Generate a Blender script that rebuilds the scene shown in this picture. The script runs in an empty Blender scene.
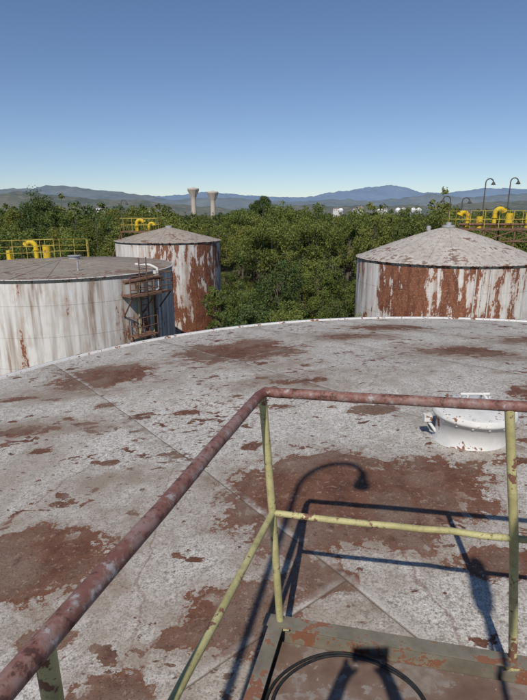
import bpy, math, random
import numpy as np
from mathutils import Vector, Matrix, noise as mn
random.seed(7); np.random.seed(7)
S=bpy.context.scene
S.view_settings.view_transform='Standard'
try: S.view_settings.look='None'
except Exception: pass
S.view_settings.exposure=0

# ------------------------------------------------------------------ node helpers
class NT:
    def __init__(s,name):
        s.m=bpy.data.materials.new(name); s.m.use_nodes=True
        s.t=s.m.node_tree; s.n=s.t.nodes; s.l=s.t.links
        s.b=s.n['Principled BSDF']; s.b.inputs['Specular IOR Level'].default_value=0.25
    def _set(s,inp,v):
        if isinstance(v,bpy.types.NodeSocket): s.l.new(v,inp)
        elif v is not None:
            if isinstance(v,(tuple,list)) and len(v)==3 and inp.type=='RGBA': v=(*v,1)
            inp.default_value=v
    def math(s,op,a,b=None,c=None,clamp=False):
        n=s.n.new('ShaderNodeMath'); n.operation=op; n.use_clamp=clamp
        s._set(n.inputs[0],a)
        if b is not None: s._set(n.inputs[1],b)
        if c is not None: s._set(n.inputs[2],c)
        return n.outputs[0]
    def obj(s): 
        return s.n.new('ShaderNodeTexCoord').outputs['Object']
    def mapping(s,v,scale=(1,1,1),rot=(0,0,0),loc=(0,0,0)):
        n=s.n.new('ShaderNodeMapping'); s.l.new(v,n.inputs[0])
        n.inputs['Scale'].default_value=scale; n.inputs['Rotation'].default_value=rot; n.inputs['Location'].default_value=loc
        return n.outputs[0]
    def noise(s,v,scale,detail=4,rough=.55,dist=0):
        n=s.n.new('ShaderNodeTexNoise'); s.l.new(v,n.inputs['Vector'])
        n.inputs['Scale'].default_value=scale; n.inputs['Detail'].default_value=detail
        n.inputs['Roughness'].default_value=rough; n.inputs['Distortion'].default_value=dist
        return n.outputs['Fac']
    def ramp(s,f,a,b,lo=0,hi=1):
        n=s.n.new('ShaderNodeMapRange'); n.clamp=True; s.l.new(f,n.inputs[0])
        n.inputs[1].default_value=a; n.inputs[2].default_value=b; n.inputs[3].default_value=lo; n.inputs[4].default_value=hi
        return n.outputs[0]
    def mix(s,f,a,b):
        n=s.n.new('ShaderNodeMix'); n.data_type='RGBA'
        s._set(n.inputs[0],f); s._set(n.inputs[6],a); s._set(n.inputs[7],b)
        return n.outputs[2]
    def sep(s,v):
        n=s.n.new('ShaderNodeSeparateXYZ'); s.l.new(v,n.inputs[0]); return n.outputs
    def attr(s,name):
        n=s.n.new('ShaderNodeAttribute'); n.attribute_name=name; return n
    def bump(s,h,strength=.3,dist=.01):
        n=s.n.new('ShaderNodeBump'); n.inputs['Strength'].default_value=strength; n.inputs['Distance'].default_value=dist
        s.l.new(h,n.inputs['Height']); s.l.new(n.outputs[0],s.b.inputs['Normal']); return n
    def out(s,col,rough=.7,metal=0):
        s._set(s.b.inputs['Base Color'],col); s._set(s.b.inputs['Roughness'],rough); s._set(s.b.inputs['Metallic'],metal)
        return s.m

# ------------------------------------------------------------------ mesh builder
class MB:
    def __init__(s): s.v=[]; s.f=[]; s.mi=[]; s.sm=[]
    def add(s,vs,fs,m=0,smooth=False):
        o=len(s.v); s.v+= [tuple(x) for x in vs]; s.f+=[tuple(i+o for i in f) for f in fs]
        s.mi+=[m]*len(fs); s.sm+=[smooth]*len(fs)
    def tube(s,pts,r,seg=10,m=0,caps=True,smooth=True):
        pts=[Vector(p) for p in pts]; n=len(pts)
        rs=r if isinstance(r,(list,tuple)) else [r]*n
        vs=[];fs=[]
        t0=(pts[1]-pts[0]).normalized()
        a=Vector((0,0,1)) if abs(t0.z)<.9 else Vector((1,0,0))
        u=t0.cross(a).normalized()
        for i,p in enumerate(pts):
            if i==0:t=pts[1]-pts[0]
            elif i==n-1:t=pts[-1]-pts[-2]
            else:t=(pts[i+1]-pts[i]).normalized()+(pts[i]-pts[i-1]).normalized()
            t.normalize(); u=(u-t*u.dot(t)).normalized(); w=t.cross(u)
            for k in range(seg):
                q=2*math.pi*k/seg; vs.append(p+(u*math.cos(q)+w*math.sin(q))*rs[i])
        for i in range(n-1):
            for k in range(seg):
                k2=(k+1)%seg; fs.append((i*seg+k,i*seg+k2,(i+1)*seg+k2,(i+1)*seg+k))
        s.add(vs,fs,m,smooth)
        if caps:
            s.add([vs[k] for k in range(seg)],[tuple(range(seg))[::-1]],m)
            s.add([vs[(n-1)*seg+k] for k in range(seg)],[tuple(range(seg))],m)
    def cyl(s,c,r,h,seg=32,m=0,r2=None,smooth=True):
        c=Vector(c); s.tube([c,c+Vector((0,0,h))],[r,r if r2 is None else r2],seg,m,True,smooth)
    def lathe(s,prof,c=(0,0,0),seg=64,m=0,smooth=True):
        vs=[];fs=[]
        for r,z in prof:
            for k in range(seg):
                q=2*math.pi*k/seg; vs.append((c[0]+r*math.cos(q),c[1]+r*math.sin(q),c[2]+z))
        for i in range(len(prof)-1):
            for k in range(seg):
                k2=(k+1)%seg; fs.append((i*seg+k,i*seg+k2,(i+1)*seg+k2,(i+1)*seg+k))
        s.add(vs,fs,m,smooth)
    def box(s,c,size,m=0,ux=(1,0,0),uy=(0,1,0)):
        c=Vector(c);ux=Vector(ux).normalized();uz=Vector((0,0,1));uy=Vector(uy).normalized()
        if abs(ux.z)>1e-6: uz=ux.cross(uy).normalized()
        vs=[]
        for i in(-1,1):
            for j in(-1,1):
                for k in(-1,1): vs.append(c+ux*i*size[0]/2+uy*j*size[1]/2+uz*k*size[2]/2)
        s.add(vs,[(0,1,3,2),(4,6,7,5),(0,4,5,1),(2,3,7,6),(0,2,6,4),(1,5,7,3)],m)
    def obj(s,name,mats,parent=None,bevel=0):
        me=bpy.data.meshes.new(name); me.from_pydata(s.v,[],s.f)
        me.polygons.foreach_set('material_index',s.mi); me.polygons.foreach_set('use_smooth',s.sm); me.update()
        for m in mats: me.materials.append(m)
        o=bpy.data.objects.new(name,me); S.collection.objects.link(o)
        if parent: o.parent=parent
        if bevel:
            b=o.modifiers.new('bevel','BEVEL'); b.width=bevel; b.segments=2; b.limit_method='ANGLE'
        return o
def empty(name,loc=(0,0,0)):
    e=bpy.data.objects.new(name,None); e.location=loc; S.collection.objects.link(e); return e

# ------------------------------------------------------------------ materials
CX,CY,RT=3.1,3.1,7.5
def zroof(x,y):
    r=math.hypot(x-CX,y-CY); return 8.6-0.6*(r/RT)**1.25

def mat_roof():
    t=NT('weathered_roof_paint'); p=t.obj()
    t.b.inputs['Specular IOR Level'].default_value=0.12
    x,y,z=t.sep(p)
    rust=t.attr('rust').outputs['Fac']; stain=t.attr('stain').outputs['Fac']
    n1=t.noise(p,1.7,6,.62); n2=t.noise(p,7,5,.62); n3=t.noise(p,34,4,.72); n4=t.noise(p,95,2,.75)
    nb=t.noise(p,.55,4,.55); nm=t.noise(p,13,4,.7)
    # paint
    base=t.mix(t.ramp(n1,.35,.65),(.51,.485,.44),(.64,.61,.56))
    base=t.mix(t.ramp(nb,.42,.60,0,.5),base,(.48,.45,.41))
    base=t.mix(t.ramp(nm,.36,.58,.55,0),base,(.38,.345,.305))
    base=t.mix(t.ramp(n3,.37,.48,.9,0),base,(.23,.20,.17))
    base=t.mix(t.ramp(n4,.40,.49,.75,0),base,(.20,.175,.15))
    base=t.mix(t.ramp(n3,.56,.66,0,.7),base,(.78,.755,.71))
    base=t.mix(t.ramp(n4,.57,.66,0,.5),base,(.78,.755,.71))
    # brown staining around patches
    st=t.math('ADD',stain,t.math('MULTIPLY',t.math('SUBTRACT',n1,.5),1.3))
    st=t.math('ADD',st,t.math('MULTIPLY',t.math('SUBTRACT',n2,.5),.7))
    st=t.math('ADD',st,t.math('MULTIPLY',t.math('SUBTRACT',n3,.5),.45))
    stm=t.ramp(st,.30,.70,0,.82)
    base=t.mix(stm,base,(.25,.195,.15))
    gst=t.ramp(t.math('ADD',t.noise(t.mapping(p,scale=(1,.45,1),rot=(0,0,.5)),1.1,5,.65),t.math('MULTIPLY',t.math('SUBTRACT',n3,.5),.22)),.55,.70,0,.65)
    base=t.mix(gst,base,(.28,.23,.185))
    # rust
    f=t.math('ADD',rust,t.math('MULTIPLY',t.math('SUBTRACT',n1,.5),1.15))
    f=t.math('ADD',f,t.math('MULTIPLY',t.math('SUBTRACT',n2,.5),.85))
    f=t.math('ADD',f,t.math('MULTIPLY',t.math('SUBTRACT',n3,.5),.22))
    rm=t.ramp(f,.495,.515)
    fray=t.math('MULTIPLY',t.ramp(f,.38,.50),t.ramp(n3,.51,.54)); rm=t.math('MAXIMUM',rm,t.math('MULTIPLY',fray,.8))
    isl=t.math('MULTIPLY',t.ramp(n2,.60,.61),t.ramp(f,.95,.7)); rm=t.math('MULTIPLY',rm,t.math('SUBTRACT',1.0,isl))
    # scattered flakes
    ps=t.mapping(p,scale=(1,1.5,1),rot=(0,0,.6))
    n5=t.noise(ps,3.1,5,.62,.3); n6=t.noise(ps,8.5,4,.62,.2); n7=t.noise(ps,19,3,.6)
    area=t.ramp(t.noise(p,.7,2,.5),.38,.62)
    sc=t.ramp(t.math('ADD',n5,t.math('MULTIPLY',area,.06)),.652,.66)
    sc2=t.ramp(t.math('ADD',n6,t.math('MULTIPLY',area,.07)),.675,.683)
    sc3=t.ramp(t.math('ADD',n7,t.math('MULTIPLY',area,.07)),.715,.723)
    rm=t.math('MAXIMUM',rm,t.math('MAXIMUM',sc,t.math('MAXIMUM',sc2,sc3)))
    rcol=t.mix(t.ramp(n2,.35,.62),(.105,.050,.034),(.18,.088,.058))
    rcol=t.mix(t.ramp(n1,.46,.62,0,.85),rcol,(.205,.145,.112))
    rcol=t.mix(t.ramp(n3,.57,.66,0,.75),rcol,(.31,.24,.195))
    rcol=t.mix(t.ramp(nm,.42,.30,0,.7),rcol,(.065,.034,.026))
    rcol=t.mix(t.ramp(n4,.42,.34,0,.7),rcol,(.045,.025,.02))
    edge=t.math('SUBTRACT',t.ramp(f,.48,.51),t.ramp(f,.51,.60)); rcol=t.mix(t.math('MULTIPLY',edge,.6),rcol,(.18,.072,.04))
    col=t.mix(rm,base,rcol)
    # thin cracks with rust
    vor=t.n.new('ShaderNodeTexVoronoi'); vor.feature='DISTANCE_TO_EDGE'; vor.inputs['Scale'].default_value=.62
    dv=t.n.new('ShaderNodeVectorMath'); dv.operation='ADD'
    nn=t.n.new('ShaderNodeTexNoise'); nn.inputs['Scale'].default_value=4; nn.inputs['Detail'].default_value=4; t.l.new(p,nn.inputs['Vector'])
    t.l.new(t.mapping(p,scale=(1.5,.6,1),rot=(0,0,-.6)),dv.inputs[0])
    sc3_=t.n.new('ShaderNodeVectorMath'); sc3_.operation='SCALE'; sc3_.inputs['Scale'].default_value=.28; t.l.new(nn.outputs['Color'],sc3_.inputs[0]); t.l.new(sc3_.outputs[0],dv.inputs[1])
    t.l.new(dv.outputs[0],vor.inputs['Vector'])
    crk=t.math('MULTIPLY',t.ramp(vor.outputs['Distance'],.003,.008,1,0),t.ramp(nb,.50,.56))
    col=t.mix(t.math('MULTIPLY',crk,.45),col,(.18,.095,.065))
    # plate seams
    nx,ny=.82,.572
    wob=t.math('MULTIPLY',t.math('SUBTRACT',t.noise(p,1.2,2),.5),.03)
    s=t.math('ADD',t.math('ADD',t.math('MULTIPLY',x,nx),t.math('MULTIPLY',y,ny)),wob)
    q=t.math('ADD',t.math('SUBTRACT',t.math('MULTIPLY',y,nx),t.math('MULTIPLY',x,ny)),wob)
    sr=t.math('DIVIDE',t.math('ADD',s,38-1.55),1.9)
    row=t.math('FLOOR',sr); fs=t.math('FRACT',sr)
    qq=t.math('DIVIDE',t.math('ADD',t.math('ADD',q,100),t.math('MULTIPLY',row,2.3)),4.4); fq=t.math('FRACT',qq)
    l1=t.ramp(fs,0,.009,1,0); l2=t.ramp(fq,0,.0036,1,0)
    line=t.math('MAXIMUM',l1,l2)
    w1=t.math('MAXIMUM',t.ramp(fs,.009,.034,1,0),t.ramp(fq,.0036,.013,1,0))
    col=t.mix(t.math('MULTIPLY',w1,t.ramp(n2,.42,.62,.0,.5)),col,(.66,.635,.59))
    dirt=t.math('MULTIPLY',t.ramp(fs,.90,1.0),t.ramp(n2,.4,.6,.15,.7)); col=t.mix(dirt,col,(.20,.155,.12))
    col=t.mix(t.math('MULTIPLY',line,t.ramp(n2,.3,.55,.8,1)),col,(.07,.05,.04))
    h=t.math('ADD',t.math('MULTIPLY',n3,.55),t.math('MULTIPLY',n4,.4))
    h=t.math('SUBTRACT',h,t.math('MULTIPLY',line,1.0))
    h=t.math('ADD',h,t.math('MULTIPLY',w1,.6))
    t.bump(h,.9,.007)
    return t.out(col,.9)

def mat_wall(name,rustamt,streak=.5,rustcol=((.15,.055,.033),(.27,.11,.06)),white=(.72,.70,.67),bias=None):
    t=NT(name); p=t.obj(); x,y,z=t.sep(p)
    ang=t.math('ARCTAN2',y,x)
    pv=t.mapping(p,scale=(1,1,.35)); ps=t.mapping(p,scale=(1,1,.06))
    n1=t.noise(pv,.75,7,.62,.2); n2=t.noise(pv,4,5,.65); n3=t.noise(ps,3.2,4,.6); n4=t.noise(p,12,4,.65)
    base=t.mix(t.ramp(n3,.42,.7,0,streak),white,(.33,.27,.22))
    base=t.mix(t.ramp(n2,.48,.70,0,.4),base,(.47,.43,.38))
    run=t.math('MULTIPLY',t.ramp(t.noise(ps,1.6,4,.6),.56,.64),t.ramp(n2,.35,.6,.3,.95)); base=t.mix(t.math('MULTIPLY',run,streak),base,(.25,.155,.105))
    f=t.math('ADD',n1,t.math('MULTIPLY',t.math('SUBTRACT',n2,.5),.40))
    f=t.math('ADD',f,t.math('MULTIPLY',t.math('SUBTRACT',n4,.5),.14))
    f=t.math('ADD',f,t.math('MULTIPLY',t.math('SUBTRACT',n3,.5),.30))
    if bias is not None:
        a0,wd,amt=bias
        da=t.math('ABSOLUTE',t.math('SUBTRACT',ang,a0))
        f=t.math('ADD',f,t.ramp(da,0,wd,amt,0))
    thr=1-rustamt
    halo=t.ramp(f,thr-.12,thr,0,.45)
    base=t.mix(halo,base,(.47,.33,.25))
    rm=t.ramp(f,thr-.006,thr+.012)
    rc=t.mix(t.ramp(n2,.38,.62),rustcol[0],rustcol[1])
    rc=t.mix(t.ramp(n4,.58,.70,0,.8),rc,(.5,.38,.3))
    rc=t.mix(t.ramp(n4,.44,.34,0,.7),rc,(.07,.03,.02))
    col=t.mix(rm,base,rc)
    fz=t.math('FRACT',t.math('DIVIDE',z,1.5)); lz=t.ramp(fz,0,.012,1,0)
    fa=t.math('FRACT',t.math('ADD',t.math('MULTIPLY',ang,4/math.pi),t.math('MULTIPLY',t.math('FLOOR',t.math('DIVIDE',z,1.5)),.37))); la=t.ramp(fa,0,.003,1,0)
    ln=t.math('MAXIMUM',lz,la)
    col=t.mix(t.math('MULTIPLY',ln,t.ramp(n2,.4,.6,.1,.5)),col,(.22,.15,.11))
    h=t.math('ADD',t.math('MULTIPLY',n1,1.5),t.math('SUBTRACT',t.math('MULTIPLY',n4,.2),t.math('MULTIPLY',ln,.5)))
    t.bump(h,.5,.03)
    return t.out(col,.65)

def mat_cone(name,c1,c2,rust=.3,rays=12):
    t=NT(name); p=t.obj(); x,y,z=t.sep(p); ang=t.math('ARCTAN2',y,x)
    n1=t.noise(p,.8,6,.6); n2=t.noise(p,4,5,.65); n4=t.noise(p,18,4,.7)
    rr=t.math('SQRT',t.math('ADD',t.math('MULTIPLY',x,x),t.math('MULTIPLY',y,y)))
    col=t.mix(t.ramp(n1,.35,.65),c1,c2)
    col=t.mix(t.ramp(n4,.38,.52,.6,0),col,tuple(.5*a for a in c1))
    col=t.mix(t.ramp(n2,.48,.64,0,.6),col,(.24,.185,.145))
    rm=t.ramp(t.math('ADD',t.math('ADD',n1,t.math('MULTIPLY',t.math('SUBTRACT',n2,.5),.7)),t.ramp(rr,2.0,5.4,-.03,.07)),1-rust,1-rust+.03)
    col=t.mix(t.math('MULTIPLY',rm,.85),col,t.mix(n2,(.12,.065,.05),(.23,.14,.10)))
    fa=t.math('FRACT',t.math('MULTIPLY',ang,rays/math.pi)); ln=t.ramp(fa,0,.04,1,0)
    col=t.mix(t.math('MULTIPLY',ln,t.ramp(n2,.4,.6,.1,.6)),col,(.14,.10,.08))
    t.bump(n2,.5,.02)
    return t.out(col,.85)

def mat_simple(name,c1,c2,scale=6,rust=None,rustcol=(.16,.07,.045),rough=.6,metal=0,bump=.3,rc2=(.27,.12,.07)):
    t=NT(name); p=t.obj(); n1=t.noise(p,scale,5,.6); n2=t.noise(p,scale*5,4,.65)
    col=t.mix(t.ramp(n1,.35,.65),c1,c2)
    rr=rough
    if rust is not None:
        f=t.math('ADD',n1,t.math('MULTIPLY',t.math('SUBTRACT',n2,.5),.7))
        rm=t.ramp(f,1-rust,1-rust+.02)
        col=t.mix(rm,col,t.mix(n2,rustcol,rc2)); rr=t.ramp(rm,0,1,rough,.88)
    t.bump(n2,bump,.004)
    return t.out(col,rr,metal)

def mat_toprail():
    t=NT('worn_rusty_toprail'); p=t.obj(); n1=t.noise(p,5,5,.6); n2=t.noise(p,26,5,.68); n3=t.noise(p,85,4,.7)
    col=t.mix(t.ramp(n1,.38,.62),(.17,.070,.055),(.245,.125,.10))
    col=t.mix(t.ramp(t.math('ADD',n1,t.math('MULTIPLY',t.math('SUBTRACT',n2,.5),1.6)),.50,.64,0,.5),col,(.30,.235,.22))
    col=t.mix(t.ramp(n2,.60,.64,0,.8),col,(.38,.36,.36))
    col=t.mix(t.ramp(n2,.44,.38,0,.85),col,(.075,.035,.03))
    col=t.mix(t.ramp(n3,.42,.34,0,.6),col,(.05,.03,.028))
    t.bump(t.math('ADD',n2,t.math('MULTIPLY',n3,.5)),.6,.0025); return t.out(col,.55)
def mat_post():
    t=NT('chipped_yellow_post'); p=t.obj(); n1=t.noise(p,7,5,.6); n2=t.noise(p,34,5,.65); n3=t.noise(p,110,3,.7)
    col=t.mix(t.ramp(n1,.38,.62),(.37,.335,.15),(.50,.465,.235))
    col=t.mix(t.ramp(n2,.50,.66,0,.65),col,(.27,.23,.13))
    col=t.mix(t.ramp(n3,.42,.34,0,.5),col,(.16,.13,.08))
    f=t.math('ADD',n1,t.math('MULTIPLY',t.math('SUBTRACT',n2,.5),.9)); rm=t.ramp(f,.60,.62)
    col=t.mix(rm,col,t.mix(n2,(.12,.055,.04),(.26,.13,.085)))
    t.bump(t.math('SUBTRACT',n2,rm),.5,.002); return t.out(col,.55)
M_roof=mat_roof()
M_rim=mat_simple('rim_white_paint',(.56,.55,.53),(.70,.69,.67),5,.42)
M_rimr=mat_simple('rusty_rim_paint',(.50,.47,.44),(.62,.59,.56),2,.49,(.12,.055,.04),rough=.8)
M_yel=mat_post()
M_yelb=mat_simple('bright_yellow_paint',(.66,.46,.03),(.55,.38,.03),3,.37)
M_yelr=mat_simple('yellow_handrail_paint',(.42,.34,.06),(.50,.41,.10),2,.42)
M_red=mat_toprail()
M_rust=mat_simple('rusted_steel',(.13,.07,.05),(.23,.13,.085),7,.35,(.08,.045,.035),rough=.85)
M_steel=mat_simple('grimy_olive_steel',(.15,.13,.10),(.24,.22,.17),8,.45,rough=.6)
M_floor=mat_simple('rusty_deck_plate',(.14,.085,.062),(.23,.165,.13),5,.46,(.09,.05,.037),rough=.85,rc2=(.36,.32,.28))
M_white=mat_simple('white_enamel',(.58,.57,.54),(.72,.71,.68),7,.40,rough=.5)
M_sphere=mat_simple('white_tank_paint',(.70,.70,.69),(.78,.78,.77),.5,None,rough=.45)
M_black=mat_simple('black_rubber',(.015,.015,.016),(.03,.03,.03),20,None)
M_grey=mat_simple('galvanised_grey',(.30,.31,.31),(.42,.42,.42),10,.3,rough=.5)
M_dark=mat_simple('dark_lamp_metal',(.06,.06,.055),(.10,.09,.08),10,.35)

# ------------------------------------------------------------------ our tank
tank=empty('flat_cone_roof_storage_tank')
patches=[(-.35,7.28,.85,.70,1.05),(-1.99,6.2,.66,.46,1.05),(-1.35,2.45,.42,.30,1.2),(-1.8,2.25,.40,.28,1.15),(.40,2.92,.58,.48,1.2),(1.05,2.92,.46,.38,1.05),(.0,3.05,.30,.26,.9),(.75,2.6,.38,.27,1.05),
 (-.14,1.95,.24,.19,1.05),(-.62,1.62,.16,.09,1.05),(2.86,6.7,.58,.38,1),(1.04,4.36,.20,.12,1),(2.4,9.1,.75,.32,1),(2.55,4.6,.22,.25,1),
 (.5,5.4,.45,.14,.85),(.3,2.15,.18,.12,1),(-.3,2.1,.1,.07,1),(-.42,1.85,.09,.06,1),(-1.65,5.0,.18,.08,.95),(-2.9,5.5,.25,.1,.95),(1.75,3.15,.2,.08,.9),
 (1.35,8.1,.6,.35,.75),(-.1,3.7,.12,.1,.95),(1.2,2.2,.25,.14,.9),(3.6,5.6,.5,.3,.95),(-1.2,3.6,.1,.05,1),(2.7,3.6,.3,.2,.9),(4.4,7.6,.6,.3,1),(.9,1.3,.5,.4,.9),(-1.5,1.0,.4,.3,1),(-1.0,-.6,.5,.3,1),
 (-2.3,4.4,.32,.12,.95),(-1.9,3.9,.14,.07,.95),(-.75,4.6,.18,.09,.95),(.2,4.6,.25,.09,.9),(-1.0,1.9,.12,.08,.95)]
stains=[(-.35,7.2,1.2,1.1,1),(-1.99,6.1,1.2,.9,1),(-1.4,2.4,.85,.65,1),(.55,2.8,1.15,.85,1),(2.86,6.6,1.2,.9,1),(.5,5.4,1.0,.5,1),(-2.25,4.45,.8,.35,1.1),(-2.6,5.6,1.1,.5,.9),
 (1.35,8.1,.9,.6,1.1),(2.4,9.0,1.1,.6,1),(-.3,1.9,.6,.45,.9),(.1,6.2,.8,.35,.9),(3.0,4.6,.9,.5,.8),(1.7,3.5,.6,.4,.8),(4.2,7.4,1.2,.9,.9),(-1.2,3.3,.7,.3,.7)]
nr,na=110,480
vs=[];fs=[]
vs.append((CX,CY,zroof(CX,CY)))
for i in range(1,nr+1):
    r=RT*i/nr
    for k in range(na):
        a=2*math.pi*k/na; x=CX+r*math.cos(a); y=CY+r*math.sin(a)
        w=mn.noise(Vector((x*.8,y*.8,3)))*.035*min(1,(RT-r)/1.0)
        vs.append((x,y,zroof(x,y)+w))
for k in range(na): fs.append((0,1+k,1+(k+1)%na))
for i in range(nr-1):
    for k in range(na):
        k2=(k+1)%na; fs.append((1+i*na+k,1+(i+1)*na+k,1+(i+1)*na+k2,1+i*na+k2))
me=bpy.data.meshes.new('roof_plates'); me.from_pydata(vs,[],fs); me.update()
me.polygons.foreach_set('use_smooth',[True]*len(fs))
V=np.array(vs)
def field(L):
    F=np.zeros(len(V))
    for (x,y,a,b,w) in L:
        d=np.sqrt(((V[:,0]-x)/a)**2+((V[:,1]-y)/b)**2)
        F=np.maximum(F,w*np.clip(1.0-.5*d,0,1)**1.0*1.0)
    return F
for nm,L in(('rust',patches),('stain',stains)):
    A=me.attributes.new(nm,'FLOAT','POINT'); A.data.foreach_set('value',(field(L)*(1.0 if nm=='rust' else .8)).astype(np.float32))
me.materials.append(M_roof)
ro=bpy.data.objects.new('roof_plates',me); S.collection.objects.link(ro); ro.parent=tank
b=MB(); b.lathe([(RT+.002,-.04),(RT+.002,.028),(RT+.06,.032),(RT+.065,-.10),(RT+.03,-.11)],(CX,CY,8.0),240)
b.obj('roof_rim',[M_rim],tank)
b=MB(); b.lathe([(RT,-8),(RT,-.03)],(0,0,0),160); o=b.obj('shell_wall',[mat_wall('tank_wall_paint_main',.38)],tank); o.location=(CX,CY,8.0)

# manhole
mh=(1.60,3.58); mz=zroof(*mh)-.02
b=MB(); b.lathe([(.285,0),(.28,.02),(.268,.03),(.268,.22),(.302,.225),(.304,.246),(.301,.249),(.301,.270),(.292,.276),(.10,.284),(.0,.285)],(mh[0],mh[1],mz),64)
for k in range(16):
    a=2*math.pi*k/16; b.cyl((mh[0]+.286*math.cos(a),mh[1]+.286*math.sin(a),mz+.21),.010,.08,6,0,smooth=False)
for sx in(-.08,.08):
    b.tube([(mh[0]+sx,mh[1]-.05,mz+.28),(mh[0]+sx,mh[1]-.05,mz+.34),(mh[0]+sx*.8,mh[1]-.02,mz+.37),(mh[0]+sx*.8,mh[1]+.06,mz+.37),(mh[0]+sx,mh[1]+.09,mz+.34),(mh[0]+sx,mh[1]+.09,mz+.28)],.010,8)
b.tube([(mh[0]-.11,mh[1]+.02,mz+.375),(mh[0]+.11,mh[1]+.02,mz+.375)],.011,8)
b.box((mh[0]-.33,mh[1]+.06,mz+.17),(.06,.06,.05)); b.tube([(mh[0]-.33,mh[1]+.06,mz+.15),(mh[0]-.29,mh[1]+.05,mz+.1),(mh[0]-.262,mh[1]+.04,mz+.06)],.012,8)
b.obj('roof_manhole',[M_white],None)

# ------------------------------------------------------------------ platform & railing
CAMZ=10.2
A=Vector((.04,1.76,0)); u=Vector((.977,-.213,0)); v=Vector((-.268,-.963,0))
FZ=8.48; TZ=CAMZ-.635
plat=empty('access_platform')
b=MB()
Lv,Lu=4.6,1.85
def P(a,c,z): q=A+u*a+v*c; return Vector((q.x,q.y,z))
b.add([P(.05,.05,FZ),P(Lu-.05,.05,FZ),P(Lu-.05,Lv,FZ),P(.05,Lv,FZ),P(.05,.05,FZ-.02),P(Lu-.05,.05,FZ-.02),P(Lu-.05,Lv,FZ-.02),P(.05,Lv,FZ-.02)],
  [(3,2,1,0),(4,5,6,7),(0,1,5,4),(1,2,6,5),(2,3,7,6),(3,0,4,7)],1)
def channel(p0,p1,inward,h=.12,fl=.05):
    p0=Vector(p0);p1=Vector(p1);d=(p1-p0).normalized();L=(p1-p0).length;mid=(p0+p1)/2
    b.box(mid+Vector((0,0,0)),(L,.008,h),0,d,inward)
    b.box(mid+Vector(inward)*(fl/2)+Vector((0,0,h/2-.0035)),(L,fl+.009,.008),0,d,inward)
    b.box(mid+Vector(inward)*(fl/2)+Vector((0,0,-h/2+.0035)),(L,fl+.009,.008),0,d,inward)
channel(P(-.03,0,FZ+.02),P(Lu+.03,0,FZ+.02),-v*-1)
channel(P(0,.012,FZ+.018),P(0,Lv,FZ+.018),u)
channel(P(Lu,.012,FZ+.018),P(Lu,Lv,FZ+.018),-u)
for k in range(5):
    for a in(.03,Lu-.03):
        q=P(a,.1+k*1.05,0); b.box((q.x,q.y,(zroof(q.x,q.y)+FZ-.04)/2),(.05,.05,max(.04,FZ-.04-zroof(q.x,q.y)+.06)),0,u,v)
for k in range(7):
    p0=P(.06,.4+k*.62,FZ+.004);p1=P(Lu-.06,.4+k*.62,FZ+.004); b.box((p0+p1)/2,((p1-p0).length,.03,.008),1,u,v)
b.obj('deck',[M_steel,M_floor],plat)
# railing
b=MB()
def wob(p0,p1,n=9,a=.004):
    p0=Vector(p0);p1=Vector(p1);return [p0.lerp(p1,i/n)+Vector((random.uniform(-a,a),random.uniform(-a,a),random.uniform(-a,a)))*(0 if i in(0,n) else 1) for i in range(n+1)]
cT=Vector((-.004,1.74,TZ)); cB=Vector((.07,1.735,FZ+.06))
rT=Vector((.81,1.552,TZ+.02)); rB=Vector((.952,1.545,FZ+.06))
rf=P(Lu,.02,TZ+.03); 
lb=Vector((-.343,.50,CAMZ-.600)); dl=(lb-cT).normalized(); lEnd=cT+dl*4.6; lEnd.z=TZ+.03
b.tube([lEnd]+wob(lb,cT+dl*.05,8,.002)+[cT+Vector((.012,.0,.0)),cT+(rT-cT).normalized()*.05]+wob(cT+(rT-cT)*.1,rT,6,.002)+[rf,P(Lu,.08,TZ+.03),P(Lu,Lv,TZ+.03)],.0185,16,0)
mc=Vector((.035,1.735,CAMZ-1.134)); mr=Vector((.885,1.548,CAMZ-1.115)); mrf=P(Lu,.02,CAMZ-1.10)
ml=Vector((-.213,.947,CAMZ-1.125)); dm=(ml-mc).normalized(); mEnd=mc+dm*4.5
b.tube(wob(mEnd,mc,24,.003),.0125,12,1); b.tube([mc]+wob(mc+(mr-mc)*.04,mr,8,.003)+[mrf,P(Lu,Lv,CAMZ-1.10)],.0125,12,1)
b.tube([cB,mc,cT-Vector((0,0,.01))],.0155,12,1); b.tube([rB,mr+Vector((0,-.004,0)),rT-Vector((0,0,.012))],.0155,12,1)
for p in (cB,rB): b.box(p+Vector((0,0,-.003)),(.07,.06,.012),1)
b.tube([rf-Vector((0,0,.012)),P(Lu,.02,FZ+.08)],.0155,12,1)
for k in range(1,4):
    d=1.19*k*1.0
    top=cT+dl*d; top.z=TZ+ (lb.z-TZ)*min(1,d/1.28) -.01
    bot=Vector((top.x+.02,top.y,FZ+.05)); b.tube([bot,top],.0155,12,1)
    q=P(Lu,1.2*k,0); b.tube([(q.x,q.y,FZ+.05),(q.x,q.y,TZ+.02)],.0155,12,1)
b.obj('railing',[M_red,M_yel],plat)

# cable coil
b=MB(); pts=[]
for i in range(150):
    a=i/150*2*math.pi*2.0+1; r=.285+.012*math.sin(a*.5)+.004*math.sin(5*a)
    pts.append((.30+r*math.cos(a),1.36+r*.93*math.sin(a),FZ+.013+.008*(i/150)+.003*math.sin(3*a)))
b.tube(pts,.0055,8); b.obj('cable_coil',[M_black])

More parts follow.
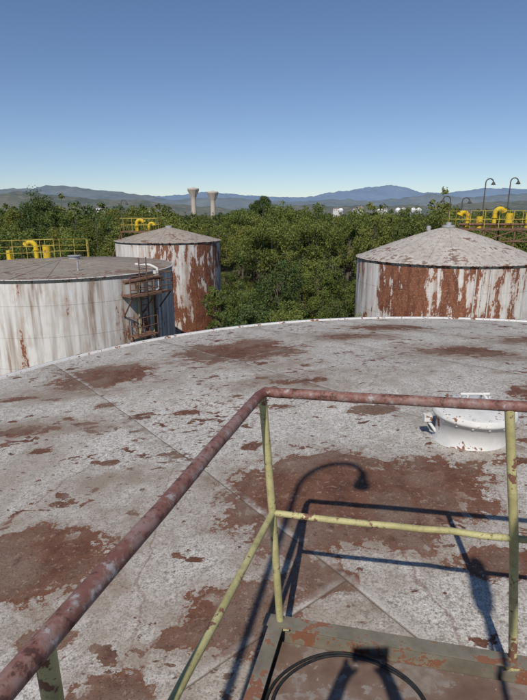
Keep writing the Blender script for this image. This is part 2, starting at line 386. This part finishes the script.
# gooseneck lamps
def goose(name,x,y,z0,H,ax,ay,reach=.42,mat=M_dark,pole=.02,head=.09):
    b=MB(); pts=[(0,0,0),(0,0,H-.25)]
    for i in range(1,9):
        a=math.pi*i/8; pts.append((ax*reach/2*(1-math.cos(a)),ay*reach/2*(1-math.cos(a)),H-.25+.25*math.sin(a)))
    b.tube(pts,pole,10)
    e=pts[-1]; b.lathe([(.02,.06),(head*.45,.03),(head*.6,-.04),(head,-.13),(head*.93,-.13),(head*.55,-.05),(0,-.04)],(e[0],e[1],e[2]),20)
    b.lathe([(0,-.05),(.035,-.07),(.045,-.11),(.02,-.15),(0,-.155)],(e[0],e[1],e[2]),14,1)
    b.cyl((0,0,0),pole*2.6,.015,16)
    o=b.obj(name,[mat,M_white]); o.location=(x,y,z0); return o
goose('gooseneck_lamp',-.66,-.42,zroof(-.6,-.4)-.01,4.02,.98,.2,.46,head=.06)
b=MB(); b.tube([(0,0,0),(0,0,2.5)],.014,10); b.lathe([(.018,2.38),(.04,2.42),(.05,2.50),(.05,2.66),(.04,2.72),(.02,2.76),(.0,2.77)],(0,0,0),20); b.cyl((0,0,0),.05,.012,16)
o=b.obj('bulkhead_lamp_post',[M_dark]); o.location=(.40,-.45,FZ)

# ------------------------------------------------------------------ other tanks
def railing(b,pts,h,n,m=0,r=.03,mid=2):
    pts=[Vector(p) for p in pts]
    for i in range(len(pts)-1):
        for k in range(1,mid+1): b.tube([pts[i]+Vector((0,0,h*k/mid)),pts[i+1]+Vector((0,0,h*k/mid))],r*.85,6,m)
        nn=max(1,int((pts[i+1]-pts[i]).length/n))
        for k in range(nn+1):
            p=pts[i].lerp(pts[i+1],k/nn); b.tube([p,p+Vector((0,0,h))],r,6,m)
def vent(b,x,y,z,h,m,dx=1,s=1.0):
    b.cyl((x,y,z),.16*s,h*.5,16,m); b.cyl((x,y,z+h*.5),.22*s,.06,16,m)
    pts=[(x,y,z+h*.5)]
    for i in range(9):
        a=math.pi*.75*i/8; pts.append((x+dx*.35*s*(1-math.cos(a)),y,z+h*.7+.35*s*math.sin(a)))
    b.tube(pts,.17*s,14,m); b.tube([pts[-1],Vector(pts[-1])+Vector((dx*.08,0,-.15))*s],.26*s,14,m)

def make_tank(name,x,y,R,zr,rise,wallm,roofm,bandm=M_rim,power=1.08):
    e=empty(name,(x,y,0))
    b=MB(); 
    b.lathe([(R,-.5),(R,zr*.25),(R,zr*.5),(R,zr)],(0,0,0),128); b.obj('shell_wall',[wallm],e)
    b=MB(); b.lathe([(R+.004,-.14),(R+.012,-.14),(R+.012,.0),(R+.09,.003),(R+.09,.03),(R-.02,.034)],(0,0,zr),128); b.obj('top_curb',[bandm],e)
    b=MB(); pr=[]
    for i in range(25):
        q=i/24; r=R*(1-q)+.001; zz=zr+.03+rise*(1-((1-q)**power))
        pr.append((r,zz))
    b.lathe(pr,(0,0,0),96,0,True)
    for k in range(24):
        a=2*math.pi*k/24; b.tube([(r_*math.cos(a),r_*math.sin(a),z_+.006) for r_,z_ in pr[::4]],.012,4,0)
    b.obj('cone_roof',[roofm],e)
    return e
WL=mat_wall('tank_wall_paint_left',.36,.9,bias=(-.7,.5,.11)); WB=mat_wall('tank_wall_paint_back',.45,.7,bias=(-.85,.95,.13)); WR=mat_wall('tank_wall_paint_right',.45,.7,bias=(-2.1,.9,.13))
RL=mat_cone('roof_brown_grey',(.26,.225,.185),(.37,.33,.275),.40,12); RB=mat_cone('roof_grey_tan',(.34,.29,.245),(.45,.40,.345),.40,12); RR=mat_cone('roof_pale_tan',(.44,.40,.35),(.56,.52,.47),.375,12)
# left tank
T1=make_tank('white_storage_tank',-11.5,29,6.2,7.2,.35,WL,RL)
b=MB()
def wp(a,rr,z): a=math.radians(a); return Vector((rr*math.cos(a),rr*math.sin(a),z))
for a in(-34,-29.5): b.tube([wp(a,6.36,0),wp(a,6.36,8.0)],.035,6,0)
for k in range(26): b.tube([wp(-34,6.36,.3*k+.2),wp(-29.5,6.36,.3*k+.2)],.016,5,0)
for z in(2,4,6):
    for a in(-34,-29.5): b.tube([wp(a,6.2,z),wp(a,6.36,z)],.025,5,0)
b.tube([wp(-24,6.30,0),wp(-24,6.30,7.0)],.06,8,0); b.tube([wp(-21,6.32,0),wp(-21,6.32,7.35),wp(-21,5.9,7.5),wp(-21,5.0,7.5)],.07,8,2)
for z0 in(6.25,):
    pts=[wp(a,7.15,z0) for a in(-44,-36,-28,-20)]
    for i in range(3):
        b.add([wp(-44+8*i,6.25,z0),wp(-36+8*i,6.25,z0),pts[i+1],pts[i],wp(-44+8*i,6.25,z0-.06),wp(-36+8*i,6.25,z0-.06),pts[i+1]-Vector((0,0,.06)),pts[i]-Vector((0,0,.06))],[(0,1,2,3),(7,6,5,4),(3,2,6,7),(0,3,7,4),(1,5,6,2)],0)
    railing(b,pts,.95,.9,0,.03,3)
    railing(b,[wp(-20,6.3,z0),wp(-20,7.15,z0)],.95,.9,0,.03,2); 
    for a in(-43,-32,-21): b.tube([wp(a,7.1,z0-.05),wp(a,6.22,z0-1.1)],.04,6,0); 
b.tube([wp(-44,6.6,6.9),wp(-38,6.7,6.95),wp(-30,6.75,7.0),wp(-22,6.6,6.9)],.11,10,0); b.tube([wp(-26,6.6,6.3),wp(-26,6.6,7.3)],.11,10,2)
b.tube([wp(-36,6.35,0),wp(-36,6.45,6.8)],.05,8,1); b.tube([wp(-27,6.4,0),wp(-27,6.4,6.2)],.05,8,1)
railing(b,[wp(-41,6.3,4.2),wp(-41,7.0,4.2),wp(-30,7.0,4.2)],.9,.8,0,.025,2)
b.box(wp(-35.5,6.65,4.15),(1.3,.7,.06),0,wp(-125.5,1,0),wp(-35.5,1,0))
b.obj('ladder_platform',[M_rust,M_yel,M_white],T1)
b=MB()
railing(b,[(-4.6,2.2,7.35),(-3.9,5.0,7.3),(-.2,5.4,7.3),(.3,3.6,7.4)],1.15,.75,0,.022,3)
railing(b,[(-4.6,2.2,7.35),(-1.5,2.9,7.4)],1.15,.75,0,.022,3)
b.cyl((-4.9,4.1,7.2),.2,.6,12,2)
vent(b,-3.2,4.2,7.3,1.0,2,-1,.9); b.cyl((-2.6,4.4,7.3),.25,.8,14,2)
b.cyl((.4,1.0,7.45),.32,.25,20,1); b.cyl((.4,1.0,7.70),.38,.04,20,1)
b.cyl((2.2,-3.5,7.35),.05,.5,8,1)
b.obj('roof_fittings',[M_yelr,M_grey,M_yelb],T1)
# back-left tank
T2=make_tank('rusty_storage_tank',-8.3,45,4.5,7.8,1.1,WB,RB,M_rimr)
b=MB(); z=8.5
b.box((-2.6,1.2,z),(3.2,2.2,.1),0)
for sx in(-4.1,-1.1):
    for sy in(.2,2.2): b.tube([(sx,sy,z),(sx,sy,0 if sx<-4 else 7.8)],.05,6,0)
railing(b,[(-4.15,.15,z+.05),(-1.05,.15,z+.05),(-1.05,2.25,z+.05),(-4.15,2.25,z+.05),(-4.15,.15,z+.05)],1.1,.8,1,.022,2)
vent(b,-2.9,1.0,z,1.0,2,1,.9); vent(b,-1.9,1.3,z,.7,2,1,.7)
b.tube([(-4.1,.2,z),(-5.0,.0,z-2.2),(-5.6,-.2,z-3.6)],.05,6,0)
b.cyl((.1,0,8.85),.3,.2,20,3)
b.obj('roof_platform',[M_rust,M_yelr,M_yelb,M_grey],T2)
# right tank
T3=make_tank('cone_roof_storage_tank',11.4,32,5.45,7.45,1.85,WR,RR,M_rimr,power=1.2)
b=MB(); b.cyl((0,0,9.28),.38,.14,24,0); b.cyl((0,0,9.42),.16,.16,16,0)
b.cyl((-.9,1.0,9.05),.14,.3,12,0)
for k in range(3): b.tube([wp(-93+k*4,5.53,0),wp(-93+k*4,5.53,7.3)],.035,6,1)
b.obj('roof_fittings',[M_grey,M_white],T3)
b=MB(); z=9.12; X0,X1,Y0,Y1=.75,7.1,.9,3.4
b.box(((X0+X1)/2,(Y0+Y1)/2,z),(X1-X0,Y1-Y0,.12),0)
def rz(x,y):
    r=math.hypot(x,y); return 0 if r>5.4 else 7.45+1.85*(1-(r/5.45)**1.2)
for sx in(X0+.1,2.6,4.6,X1-.1):
    for sy in(Y0+.1,Y1-.1): b.tube([(sx,sy,z),(sx,sy,rz(sx,sy)-.05)],.06,6,0)
for a0,a1 in((2.6,4.6),(4.6,X1-.1)): b.tube([(a0,Y0+.05,z-.05),(a1,Y0+.05,z-.75)],.04,6,0); b.tube([(a1,Y0+.05,z-.05),(a0,Y0+.05,z-.75)],.04,6,0)
b.tube([(2.6,Y0+.05,z-.75),(X1,Y0+.05,z-.75)],.05,6,0)
railing(b,[(X0,Y0,z+.06),(X1,Y0,z+.06),(X1,Y1,z+.06),(X0,Y1,z+.06),(X0,Y0,z+.06)],1.1,.85,1,.025,2)
vent(b,1.9,2.0,z,1.1,2,-1,.8); vent(b,3.6,1.9,z,1.4,2,1,.85); b.cyl((4.6,2.0,z),.24,1.0,16,2); b.cyl((2.6,1.8,z),.2,.8,16,2); vent(b,5.9,2.2,z,1.2,2,1,.8)
b.tube([(1.2,1.6,z+.3),(6.6,1.6,z+.3)],.08,8,0)
b.obj('roof_platform',[M_rust,M_yelr,M_yelb,M_grey],T3)
for (x,y,H,ax) in((3.0,2.4,3.15,1),(4.6,2.4,3.2,1),(1.1,3.2,2.1,-1),(6.3,2.9,2.3,1),(1.9,3.2,2.0,1)):
    goose('gooseneck_lamp',11.4+x,32+y,z,H,ax,0,.5,M_dark,.036,.16)
goose('gooseneck_lamp',-12.6,46.5,8.5,2.7,1,0,.5,M_dark,.03,.14)

# ------------------------------------------------------------------ ground & hills
t=NT('dry_grass_ground'); p=t.obj(); n1=t.noise(p,.05,6,.6); n2=t.noise(p,1.2,5,.65)
c=t.mix(t.ramp(n1,.4,.6),(.075,.085,.03),(.16,.135,.075)); c=t.mix(t.ramp(n2,.4,.65,0,.6),c,(.05,.055,.022)); t.bump(n2,.6,.1)
M_ground=t.out(c,.95)
b=MB()
ex=[-14000,-6000,-3000,-1500,-700,-300,-150,-80,-40,0,40,80,150,300,700,1500,3000,6000,14000]
vs=[(x,y,-.02) for y in ex for x in ex]; m=len(ex)
b.add(vs,[(j*m+i,j*m+i+1,(j+1)*m+i+1,(j+1)*m+i) for j in range(m-1) for i in range(m-1)],0); b.obj('ground',[M_ground])

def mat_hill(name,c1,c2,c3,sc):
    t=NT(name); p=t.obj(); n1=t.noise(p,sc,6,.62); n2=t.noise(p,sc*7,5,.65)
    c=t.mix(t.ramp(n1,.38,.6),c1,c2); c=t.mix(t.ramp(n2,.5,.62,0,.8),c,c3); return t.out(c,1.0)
def hills(name,y0,y1,x0,x1,peaks,base,namp,nsc,mat,nx=320,ny=26,seed=0):
    b=MB(); vs=[]
    for j in range(ny):
        q=j/(ny-1); y=y0+(y1-y0)*q; prof=math.sin(math.pi*min(1,q*1.0))**1.0
        for i in range(nx):
            x=x0+(x1-x0)*i/(nx-1); h=base
            for (px,pw,ph) in peaks: h+=ph*math.exp(-((x-px)/pw)**2)
            nz=mn.fractal(Vector((x*nsc,y*nsc,seed)),.72,2.1,8)
            vs.append((x,y+60*mn.noise(Vector((x*nsc,seed,2))),max(-5,(h+namp*nz)*prof-3+(1-prof)*-4)))
    b.add(vs,[(j*nx+i,j*nx+i+1,(j+1)*nx+i+1,(j+1)*nx+i) for j in range(ny-1) for i in range(nx-1)],0,True)
    return b.obj(name,[mat])
MH1=mat_hill('near_hill_woodland_haze',(.085,.11,.10),(.14,.15,.125),(.20,.19,.155),.005)  # woodland greens and browns with distance haze mixed into the colour
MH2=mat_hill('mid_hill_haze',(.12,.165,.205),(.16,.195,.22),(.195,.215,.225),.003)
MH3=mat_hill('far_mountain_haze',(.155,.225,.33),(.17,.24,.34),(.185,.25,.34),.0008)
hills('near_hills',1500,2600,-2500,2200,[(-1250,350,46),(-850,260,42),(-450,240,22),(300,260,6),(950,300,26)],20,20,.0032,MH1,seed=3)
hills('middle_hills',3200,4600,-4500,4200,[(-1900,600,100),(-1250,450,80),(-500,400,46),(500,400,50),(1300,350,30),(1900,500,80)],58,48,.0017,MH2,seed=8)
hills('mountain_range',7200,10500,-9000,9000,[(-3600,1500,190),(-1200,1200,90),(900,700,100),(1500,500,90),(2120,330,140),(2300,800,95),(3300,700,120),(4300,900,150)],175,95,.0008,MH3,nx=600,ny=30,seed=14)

# ------------------------------------------------------------------ water towers
t=NT('tower_concrete'); p=t.obj(); n1=t.noise(p,.4,5); c=t.mix(n1,(.40,.35,.30),(.53,.47,.41)); M_conc=t.out(c,.9)
for (x,y,H,s) in((-46.5,350,25.6,1.0),(-38.5,400,25.4,1.12)):
    b=MB(); b.lathe([(1.9*s,0),(1.75*s,6),(1.6*s,H-9*s),(1.65*s,H-7.2*s),(1.9*s,H-5.6*s),(3.75*s,H-1.5*s),(3.8*s,H-1.4*s),(3.8*s,H-.5*s),(3.65*s,H-.4*s),(1.0*s,H-.15*s),(1.0*s,H+.2*s),(0,H+.25*s)],(0,0,0),40)
    for k in range(12):
        a=math.pi*k/6; b.tube([(1.95*s*math.cos(a),1.95*s*math.sin(a),H-5.6*s),(3.78*s*math.cos(a),3.78*s*math.sin(a),H-1.5*s)],.12,5)
    o=b.obj('water_tower',[M_conc]); o.location=(x,y,0)
for (x,y,r) in((104,405,2.2),(109.5,410,2.2),(115,402,2.2),(121,408,2.2),(62,420,2.0),(92,412,2.0)):
    b=MB(); pr=[(r*math.sin(math.pi*i/16)+.001,r*math.cos(math.pi*i/16)) for i in range(17)]; b.lathe(pr,(0,0,11.2),28)
    for k in range(6):
        a=math.pi*k/3; b.tube([(r*.95*math.cos(a),r*.95*math.sin(a),0),(r*.95*math.cos(a),r*.95*math.sin(a),11)],.15,6)
    b.lathe([(r+.05,0),(r+.3,0),(r+.3,.15),(r+.05,.15)],(0,0,11.1),28)
    o=b.obj('spherical_gas_tank',[M_sphere]); o.location=(x,y,0)
MW=mat_simple('plaster_wall',(.55,.54,.51),(.64,.62,.59),.5); MR=mat_simple('weathered_roof_tiles',(.24,.19,.17),(.32,.25,.22),.8); MG=mat_simple('window_glass_dark',(.03,.035,.04),(.05,.05,.06),1,rough=.2)
for i in range(12):
    y=random.uniform(620,1100); x=random.choice([random.uniform(.08,.34),random.uniform(.1,.3),random.uniform(-.5,-.2)])*y; zb=random.uniform(8,11)+(y/900)*3
    w=random.uniform(8,13);d=8;h=random.uniform(3.5,5)
    b=MB(); b.box((0,0,-8+h/2),(w,d,h+16),0)
    b.add([(-w/2-.5,-d/2-.5,h),(w/2+.5,-d/2-.5,h),(w/2+.5,d/2+.5,h),(-w/2-.5,d/2+.5,h),(-w/2-.5,0,h+1.8),(w/2+.5,0,h+1.8)],[(0,1,5,4),(2,3,4,5),(0,4,3),(1,2,5),(3,2,1,0)],1)
    for k in range(3): b.box((-w/3+k*w/3,-d/2-.02,h*.55),(1.3,.1,1.5),2)
    b.box((w*.2,1,h+1.8),(.8,.8,1.6),0)
    o=b.obj('village_house',[MW,MR,MG]); o.location=(x,y,zb-2)
for (x,y) in((-26,72),(-24.5,76)):
    b=MB(); b.tube([(0,0,0),(0,0,10.6)],[.10,.05],8); b.tube([(0,0,10.6),(.25,0,10.85),(.7,0,10.9)],.04,6); b.box((.9,0,10.88),(.5,.2,.12),0)
    o=b.obj('street_lamp',[M_dark]); o.location=(x,y,0)

# ------------------------------------------------------------------ trees
def mat_leaf():
    t=NT('foliage'); g=t.n.new('ShaderNodeNewGeometry'); oi=t.n.new('ShaderNodeObjectInfo')
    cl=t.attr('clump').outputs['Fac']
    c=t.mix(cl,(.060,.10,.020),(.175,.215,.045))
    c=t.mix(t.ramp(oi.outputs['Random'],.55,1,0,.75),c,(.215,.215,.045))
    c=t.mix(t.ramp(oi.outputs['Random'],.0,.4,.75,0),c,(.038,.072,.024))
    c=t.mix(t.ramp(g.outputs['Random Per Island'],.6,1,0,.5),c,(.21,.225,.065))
    t.out(c,.55); t.b.inputs['Specular IOR Level'].default_value=.3
    tr=t.n.new('ShaderNodeBsdfTranslucent'); t.l.new(c,tr.inputs[0])
    mx=t.n.new('ShaderNodeMixShader'); mx.inputs[0].default_value=.22
    t.l.new(t.b.outputs[0],mx.inputs[1]); t.l.new(tr.outputs[0],mx.inputs[2])
    t.l.new(mx.outputs[0],t.n['Material Output'].inputs[0]); return t.m
M_leaf=mat_leaf(); M_bark=mat_simple('bark',(.09,.07,.05),(.17,.14,.11),5,rough=.95,bump=.6)
def tree_mesh(name,seed,H,cr,nclump,nleaf,leaf,low=.22,colm=1.0):
    rng=np.random.RandomState(seed); rd=random.Random(seed)
    b=MB()
    pts=[Vector((0,0,0))]
    for i in range(1,7): pts.append(Vector((rd.uniform(-.12,.12)*i*.5,rd.uniform(-.12,.12)*i*.5,H*.82*i/6)))
    b.tube(pts,[H*.022*(1-.85*i/6)+.012 for i in range(7)],8,0)
    C=[]
    cz=H*(low+ (1-low)/2); ch=H*(1-low)/2
    lobes=[(rd.uniform(0,6.28),rd.uniform(-.6,.8),rd.uniform(.75,1.2)) for _ in range(7)]
    while len(C)<nclump:
        d=rng.normal(size=3); d/=np.linalg.norm(d); q=rng.uniform(.25,1)**.45
        az=math.atan2(d[1],d[0]); k=.68
        for (la,lz,ls) in lobes:
            k+=.44*ls*math.exp(-(((math.cos(az-la)-1)*1.6)**2+((d[2]-lz)/.35)**2))
        k*=.86
        c=np.array([d[0]*cr*q*k,d[1]*cr*q*k,cz+d[2]*ch*q*min(k,1.15)])
        tt=(c[2]-cz)/ch
        if tt>0: c[:2]*=(1-.30*tt)
        C.append(c)
    for c in C[::max(1,nclump//16)]:
        zt=max(H*.12,c[2]*rd.uniform(.45,.7)); f=zt/(H*.82); i=min(5,int(f*6)); p0=pts[i].lerp(pts[i+1],f*6-i)
        c=Vector(c); mid=p0.lerp(c,.5)+Vector((rd.uniform(-.2,.2),rd.uniform(-.2,.2),-.15))
        b.tube([p0,mid,c],[H*.009,H*.006,H*.002],5,0)
    nb=len(b.f)
    lv=[];cl=[]
    for c in C:
        rad=cr*rng.uniform(.12,.25); n=int(nleaf*rng.uniform(.6,1.3))
        d=rng.normal(size=(n,3)); d/=np.linalg.norm(d,axis=1)[:,None]
        rr=rad*rng.uniform(.3,1.25,size=(n,1))**.6; pos=c+d*rr*np.array([1,1,.75])
        nrm=d*.7+rng.normal(size=(n,3))*.6+np.array([0,0,.35]); nrm/=np.linalg.norm(nrm,axis=1)[:,None]
        a=np.cross(nrm,rng.normal(size=(n,3))); a/=np.linalg.norm(a,axis=1)[:,None]; bb=np.cross(nrm,a)
        L=leaf*rng.uniform(.6,1.3,size=(n,1))
        droop=np.array([0,0,-.18])*L
        quad=np.stack([pos-a*L*.6,pos+bb*L*.3,pos+a*L*.6+droop,pos-bb*L*.3],axis=1)
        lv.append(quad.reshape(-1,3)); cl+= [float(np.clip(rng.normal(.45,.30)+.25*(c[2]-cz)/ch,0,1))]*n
    LV=np.concatenate(lv); nq=len(cl); o=len(b.v)
    verts=b.v+[tuple(x) for x in LV]; faces=b.f+[(o+4*i,o+4*i+1,o+4*i+2,o+4*i+3) for i in range(nq)]
    me=bpy.data.meshes.new(name); me.from_pydata(verts,[],faces)
    me.polygons.foreach_set('material_index',[0]*nb+[1]*nq); me.polygons.foreach_set('use_smooth',[True]*nb+[False]*nq)
    A=me.attributes.new('clump','FLOAT','FACE'); A.data.foreach_set('value',np.array([0.]*nb+cl,dtype=np.float32))
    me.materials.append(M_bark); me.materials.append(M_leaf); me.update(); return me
near=[tree_mesh('tree_a',1,8,2.9,85,120,.15),tree_mesh('tree_b',2,8,2.4,80,120,.14,.15),tree_mesh('tree_c',3,8,3.3,95,120,.16,.2),tree_mesh('tree_d',4,8,1.7,70,110,.14,.08),tree_mesh('tree_e',5,8,2.7,70,120,.15,.25)]
big=tree_mesh('tree_big',31,14,4.6,150,110,.24,.15); big2=tree_mesh('tree_big2',33,14,3.4,110,110,.24,.2)
far=[tree_mesh('treef_a',11,8,2.8,50,28,.36,.12),tree_mesh('treef_b',12,8,2.3,45,28,.34,.12),tree_mesh('treef_c',13,8,3.2,55,28,.38,.15),tree_mesh('treef_d',14,8,1.5,42,28,.32,.08)]
shr=[tree_mesh('shrub_a',21,2.4,1.5,40,100,.09,.05),tree_mesh('shrub_b',22,2.0,1.7,40,100,.09,.05)]
tanks=[(CX,CY,RT),(-11.5,29,6.2),(-8.3,45,4.5),(11.4,32,5.45)]
def clear(x,y,m):
    if y<31 and x<-2.5: return False
    if y<33 and x>2.6: return False
    if y<40 and x<-3.2 and x>-14: return False
    return all(math.hypot(x-a,y-c)>r+m for a,c,r in tanks) and not (12<x<20.5 and 32<y<37)
placed=[]
def put(name,me,x,y,s,par=None,sz=None):
    o=bpy.data.objects.new(name,me); o.location=(x,y,-.05); o.rotation_euler=(random.uniform(-.04,.04),random.uniform(-.04,.04),random.uniform(0,6.28)); o.scale=(s,s,sz or s*random.uniform(.92,1.1))
    S.collection.objects.link(o)
    if par: o.parent=par
    placed.append((x,y,s)); return o
put('tall_deciduous_tree',big,-33.5,80,1.0,None,1.06); put('tall_deciduous_tree',big2,-39.5,84,1.0,None,.92)
put('tall_deciduous_tree',big2,0,110,.95,None,1.16); put('tall_deciduous_tree',near[3],-19,78,1.6,None,1.60); put('tall_deciduous_tree',near[1],-45,80,1.5,None,1.5)
put('tall_deciduous_tree',big2,-24.5,84,.85,None,.92); put('tall_deciduous_tree',near[0],8.5,88,1.4,None,1.54); put('tall_deciduous_tree',near[3],-4.2,92,1.6,None,1.5)
put('tall_deciduous_tree',near[1],14,82,1.3,None,1.46); put('tall_deciduous_tree',near[3],2.5,70,1.5,None,1.40); put('tall_deciduous_tree',near[4],24,90,1.4,None,1.5)
put('tall_deciduous_tree',near[2],5.5,60,1.25,None,1.3); put('tall_deciduous_tree',near[0],-1.5,66,1.3,None,1.3); put('tall_deciduous_tree',near[3],19,76,1.5,None,1.45); put('tall_deciduous_tree',near[3],-29,75,1.5,None,1.5)
put('tall_deciduous_tree',near[4],32,92,1.5,None,1.5); put('tall_deciduous_tree',near[3],11.5,70,1.5,None,1.38)
random.seed(21)
k=0;tr=0
while k<120 and tr<9000:
    tr+=1
    y=random.uniform(19,92); x=random.uniform(-.66,.66)*y+random.uniform(-3,3)
    if not clear(x,y,1.3): continue
    s=random.choice([random.uniform(.6,.85),random.uniform(.85,1.1),random.uniform(1.0,1.28)])+ (y-30)*.0038
    if y<44: s=random.uniform(.55,.98)
    if abs(x)<6 and 44<y<62: s*=.88
    if -.17<x/y<-.07 and y>55: s=min(s,1.12)
    if any((x-a)**2+(y-c)**2<(2.7*(s+q)/1.9)**2*1.3 for a,c,q in placed): continue
    put('deciduous_tree',random.choice(near),x,y,s,None,s*random.uniform(.9,1.25) if y>55 and not(-.17<x/y<-.07) else None); k+=1
for i in range(80):
    for _ in range(80):
        y=random.uniform(20,70); x=random.uniform(-.55,.55)*y
        if clear(x,y,1.0): break
    else: continue
    put('shrub',random.choice(shr),x,y,random.uniform(.8,1.5))
fo=empty('distant_forest')
for i in range(950):
    q=random.random(); y=90+ (520-90)*q**1.35; x=random.uniform(-.62,.62)*y
    if abs(x-y*-.133)<7 and 300<y<345: continue
    s=random.uniform(.92,1.36)*(1+ .04*(y/500))
    if random.random()<.12: s*=1.25
    if -.17<x/y<-.07: s=min(s,1.15)
    if .1<x/y<.36 and y>150: s=min(s,1.12)
    put('far_tree',random.choice(far),x,y,s,fo)

# ------------------------------------------------------------------ photographer (stands behind the lens; casts the shadow on the deck)
ph=empty('photographer',(-.02,-.30,FZ))
def skin(name,J,E,R,mat,par,lev=2):
    me=bpy.data.meshes.new(name); me.from_pydata(J,E,[]); o=bpy.data.objects.new(name,me); S.collection.objects.link(o)
    o.modifiers.new('skin','SKIN'); 
    for i,r in enumerate(R):
        sv=me.skin_vertices[0].data[i]; sv.radius=(r,r) if not isinstance(r,tuple) else r; sv.use_root=(i==0)
    sb=o.modifiers.new('sub','SUBSURF'); sb.levels=lev; sb.render_levels=lev
    me.materials.append(mat); o.parent=par; return o
M_skin=mat_simple('skin',(.50,.31,.22),(.55,.35,.26),10,rough=.5); M_shirt=mat_simple('blue_shirt',(.07,.10,.17),(.09,.13,.21),20,rough=.9); M_hair=mat_simple('dark_hair',(.02,.015,.01),(.04,.03,.02),60,rough=.7); M_jean=mat_simple('denim',(.04,.05,.08),(.06,.075,.12),30,rough=.9)
skin('shirt_body',[(0,-.03,.95),(0,-.03,1.12),(0,-.03,1.32),(0,-.03,1.46),(-.18,-.03,1.43),(.18,-.03,1.43),(-.24,.06,1.2),(.24,.06,1.2)],[(0,1),(1,2),(2,3),(3,4),(3,5),(4,6),(5,7)],[(.16,.11),(.15,.11),(.17,.12),.09,.07,.07,.05,.05],M_shirt,ph)
skin('forearm_left',[(-.24,.06,1.2),(-.17,.17,1.42),(-.09,.25,1.62),(-.06,.262,1.68)],[(0,1),(1,2),(2,3)],[.044,.034,.026,.028],M_skin,ph)
skin('forearm_right',[(.24,.06,1.2),(.17,.17,1.42),(.09,.25,1.62),(.06,.262,1.68)],[(0,1),(1,2),(2,3)],[.044,.034,.026,.028],M_skin,ph)
for sx in(-1,1):
    for kf in range(4): skin('finger',[(sx*.07,.262,1.62+.02*kf),(sx*.085,.272,1.625+.02*kf),(sx*.06,.284,1.63+.02*kf)],[(0,1),(1,2)],[.009,.008,.007],M_skin,ph,1)
    skin('thumb',[(sx*.075,.255,1.63),(sx*.05,.246,1.66),(sx*.03,.25,1.68)],[(0,1),(1,2)],[.010,.009,.008],M_skin,ph,1)
    skin('leg',[(sx*.09,-.03,.93),(sx*.11,-.02,.5),(sx*.12,-.04,.12)],[(0,1),(1,2)],[.095,.065,.045],M_jean,ph)
    skin('shoe',[(sx*.12,-.07,.05),(sx*.13,.12,.035)],[(0,1)],[.045,.035],M_hair,ph)
skin('head',[(0,-.05,1.45),(0,-.03,1.54),(0,-.02,1.62),(0,-.03,1.69)],[(0,1),(1,2),(2,3)],[.055,.05,(.072,.085),(.078,.09)],M_skin,ph)
skin('hair',[(0,-.06,1.66),(0,-.045,1.73)],[(0,1)],[.085,.08],M_hair,ph)
b=MB(); b.tube([(0,.055,1.66),(0,.085,1.625),(0,.06,1.61)],[.008,.014,.008],8,0); b.tube([(-.022,.058,1.575),(0,.064,1.572),(.022,.058,1.575)],.006,6,0)
for sx in(-1,1):
    b.tube([(sx*.03,.045,1.665),(sx*.03,.063,1.665)],.011,10,1); b.tube([(sx*.082,-.02,1.67),(sx*.09,-.03,1.65),(sx*.08,-.02,1.62)],.010,8,0)
b.obj('face',[M_skin,M_hair],ph)
b=MB(); b.box((0,-.028,0),(.15,.009,.075),0); o=b.obj('mobile_phone',[M_black],ph,.003); o.location=(.02,.30,CAMZ-FZ)

# ------------------------------------------------------------------ light, world, camera
AZ=math.radians(14.5); EL=math.radians(45)
sd=Vector((-math.sin(AZ)*math.cos(EL),-math.cos(AZ)*math.cos(EL),math.sin(EL)))
L=bpy.data.lights.new('sun','SUN'); L.energy=3.75; L.angle=math.radians(.5); L.color=(1,.935,.84)
lo=bpy.data.objects.new('sun',L); S.collection.objects.link(lo); lo.rotation_euler=sd.to_track_quat('Z','Y').to_euler(); lo.location=(0,-20,40)
W=bpy.data.worlds.new('World'); S.world=W; W.use_nodes=True; nt=W.node_tree
sk=nt.nodes.new('ShaderNodeTexSky'); sk.sky_type='NISHITA'; sk.sun_disc=False; sk.sun_elevation=EL; sk.sun_rotation=math.pi+AZ
sk.air_density=1.0; sk.dust_density=0.15; sk.ozone_density=2.6; sk.altitude=900
hs=nt.nodes.new('ShaderNodeHueSaturation'); hs.inputs['Saturation'].default_value=1.02; hs.inputs['Value'].default_value=1.0
mxw=nt.nodes.new('ShaderNodeMix'); mxw.data_type='RGBA'; mxw.blend_type='MULTIPLY'; mxw.inputs[0].default_value=1; mxw.inputs[7].default_value=(.94,.95,1.03,1)
bg=nt.nodes['Background']; bg.inputs[1].default_value=.088
nt.links.new(sk.outputs[0],hs.inputs['Color']); nt.links.new(hs.outputs[0],mxw.inputs[6]); nt.links.new(mxw.outputs[2],bg.inputs[0])
cam=bpy.data.cameras.new('camera'); co=bpy.data.objects.new('camera',cam); S.collection.objects.link(co)
co.location=(0,0,CAMZ); co.rotation_euler=(math.radians(90-15.3),0,0)
cam.sensor_fit='VERTICAL'; cam.sensor_height=36; cam.lens=505/700*36; cam.clip_start=.02; cam.clip_end=30000
S.camera=co
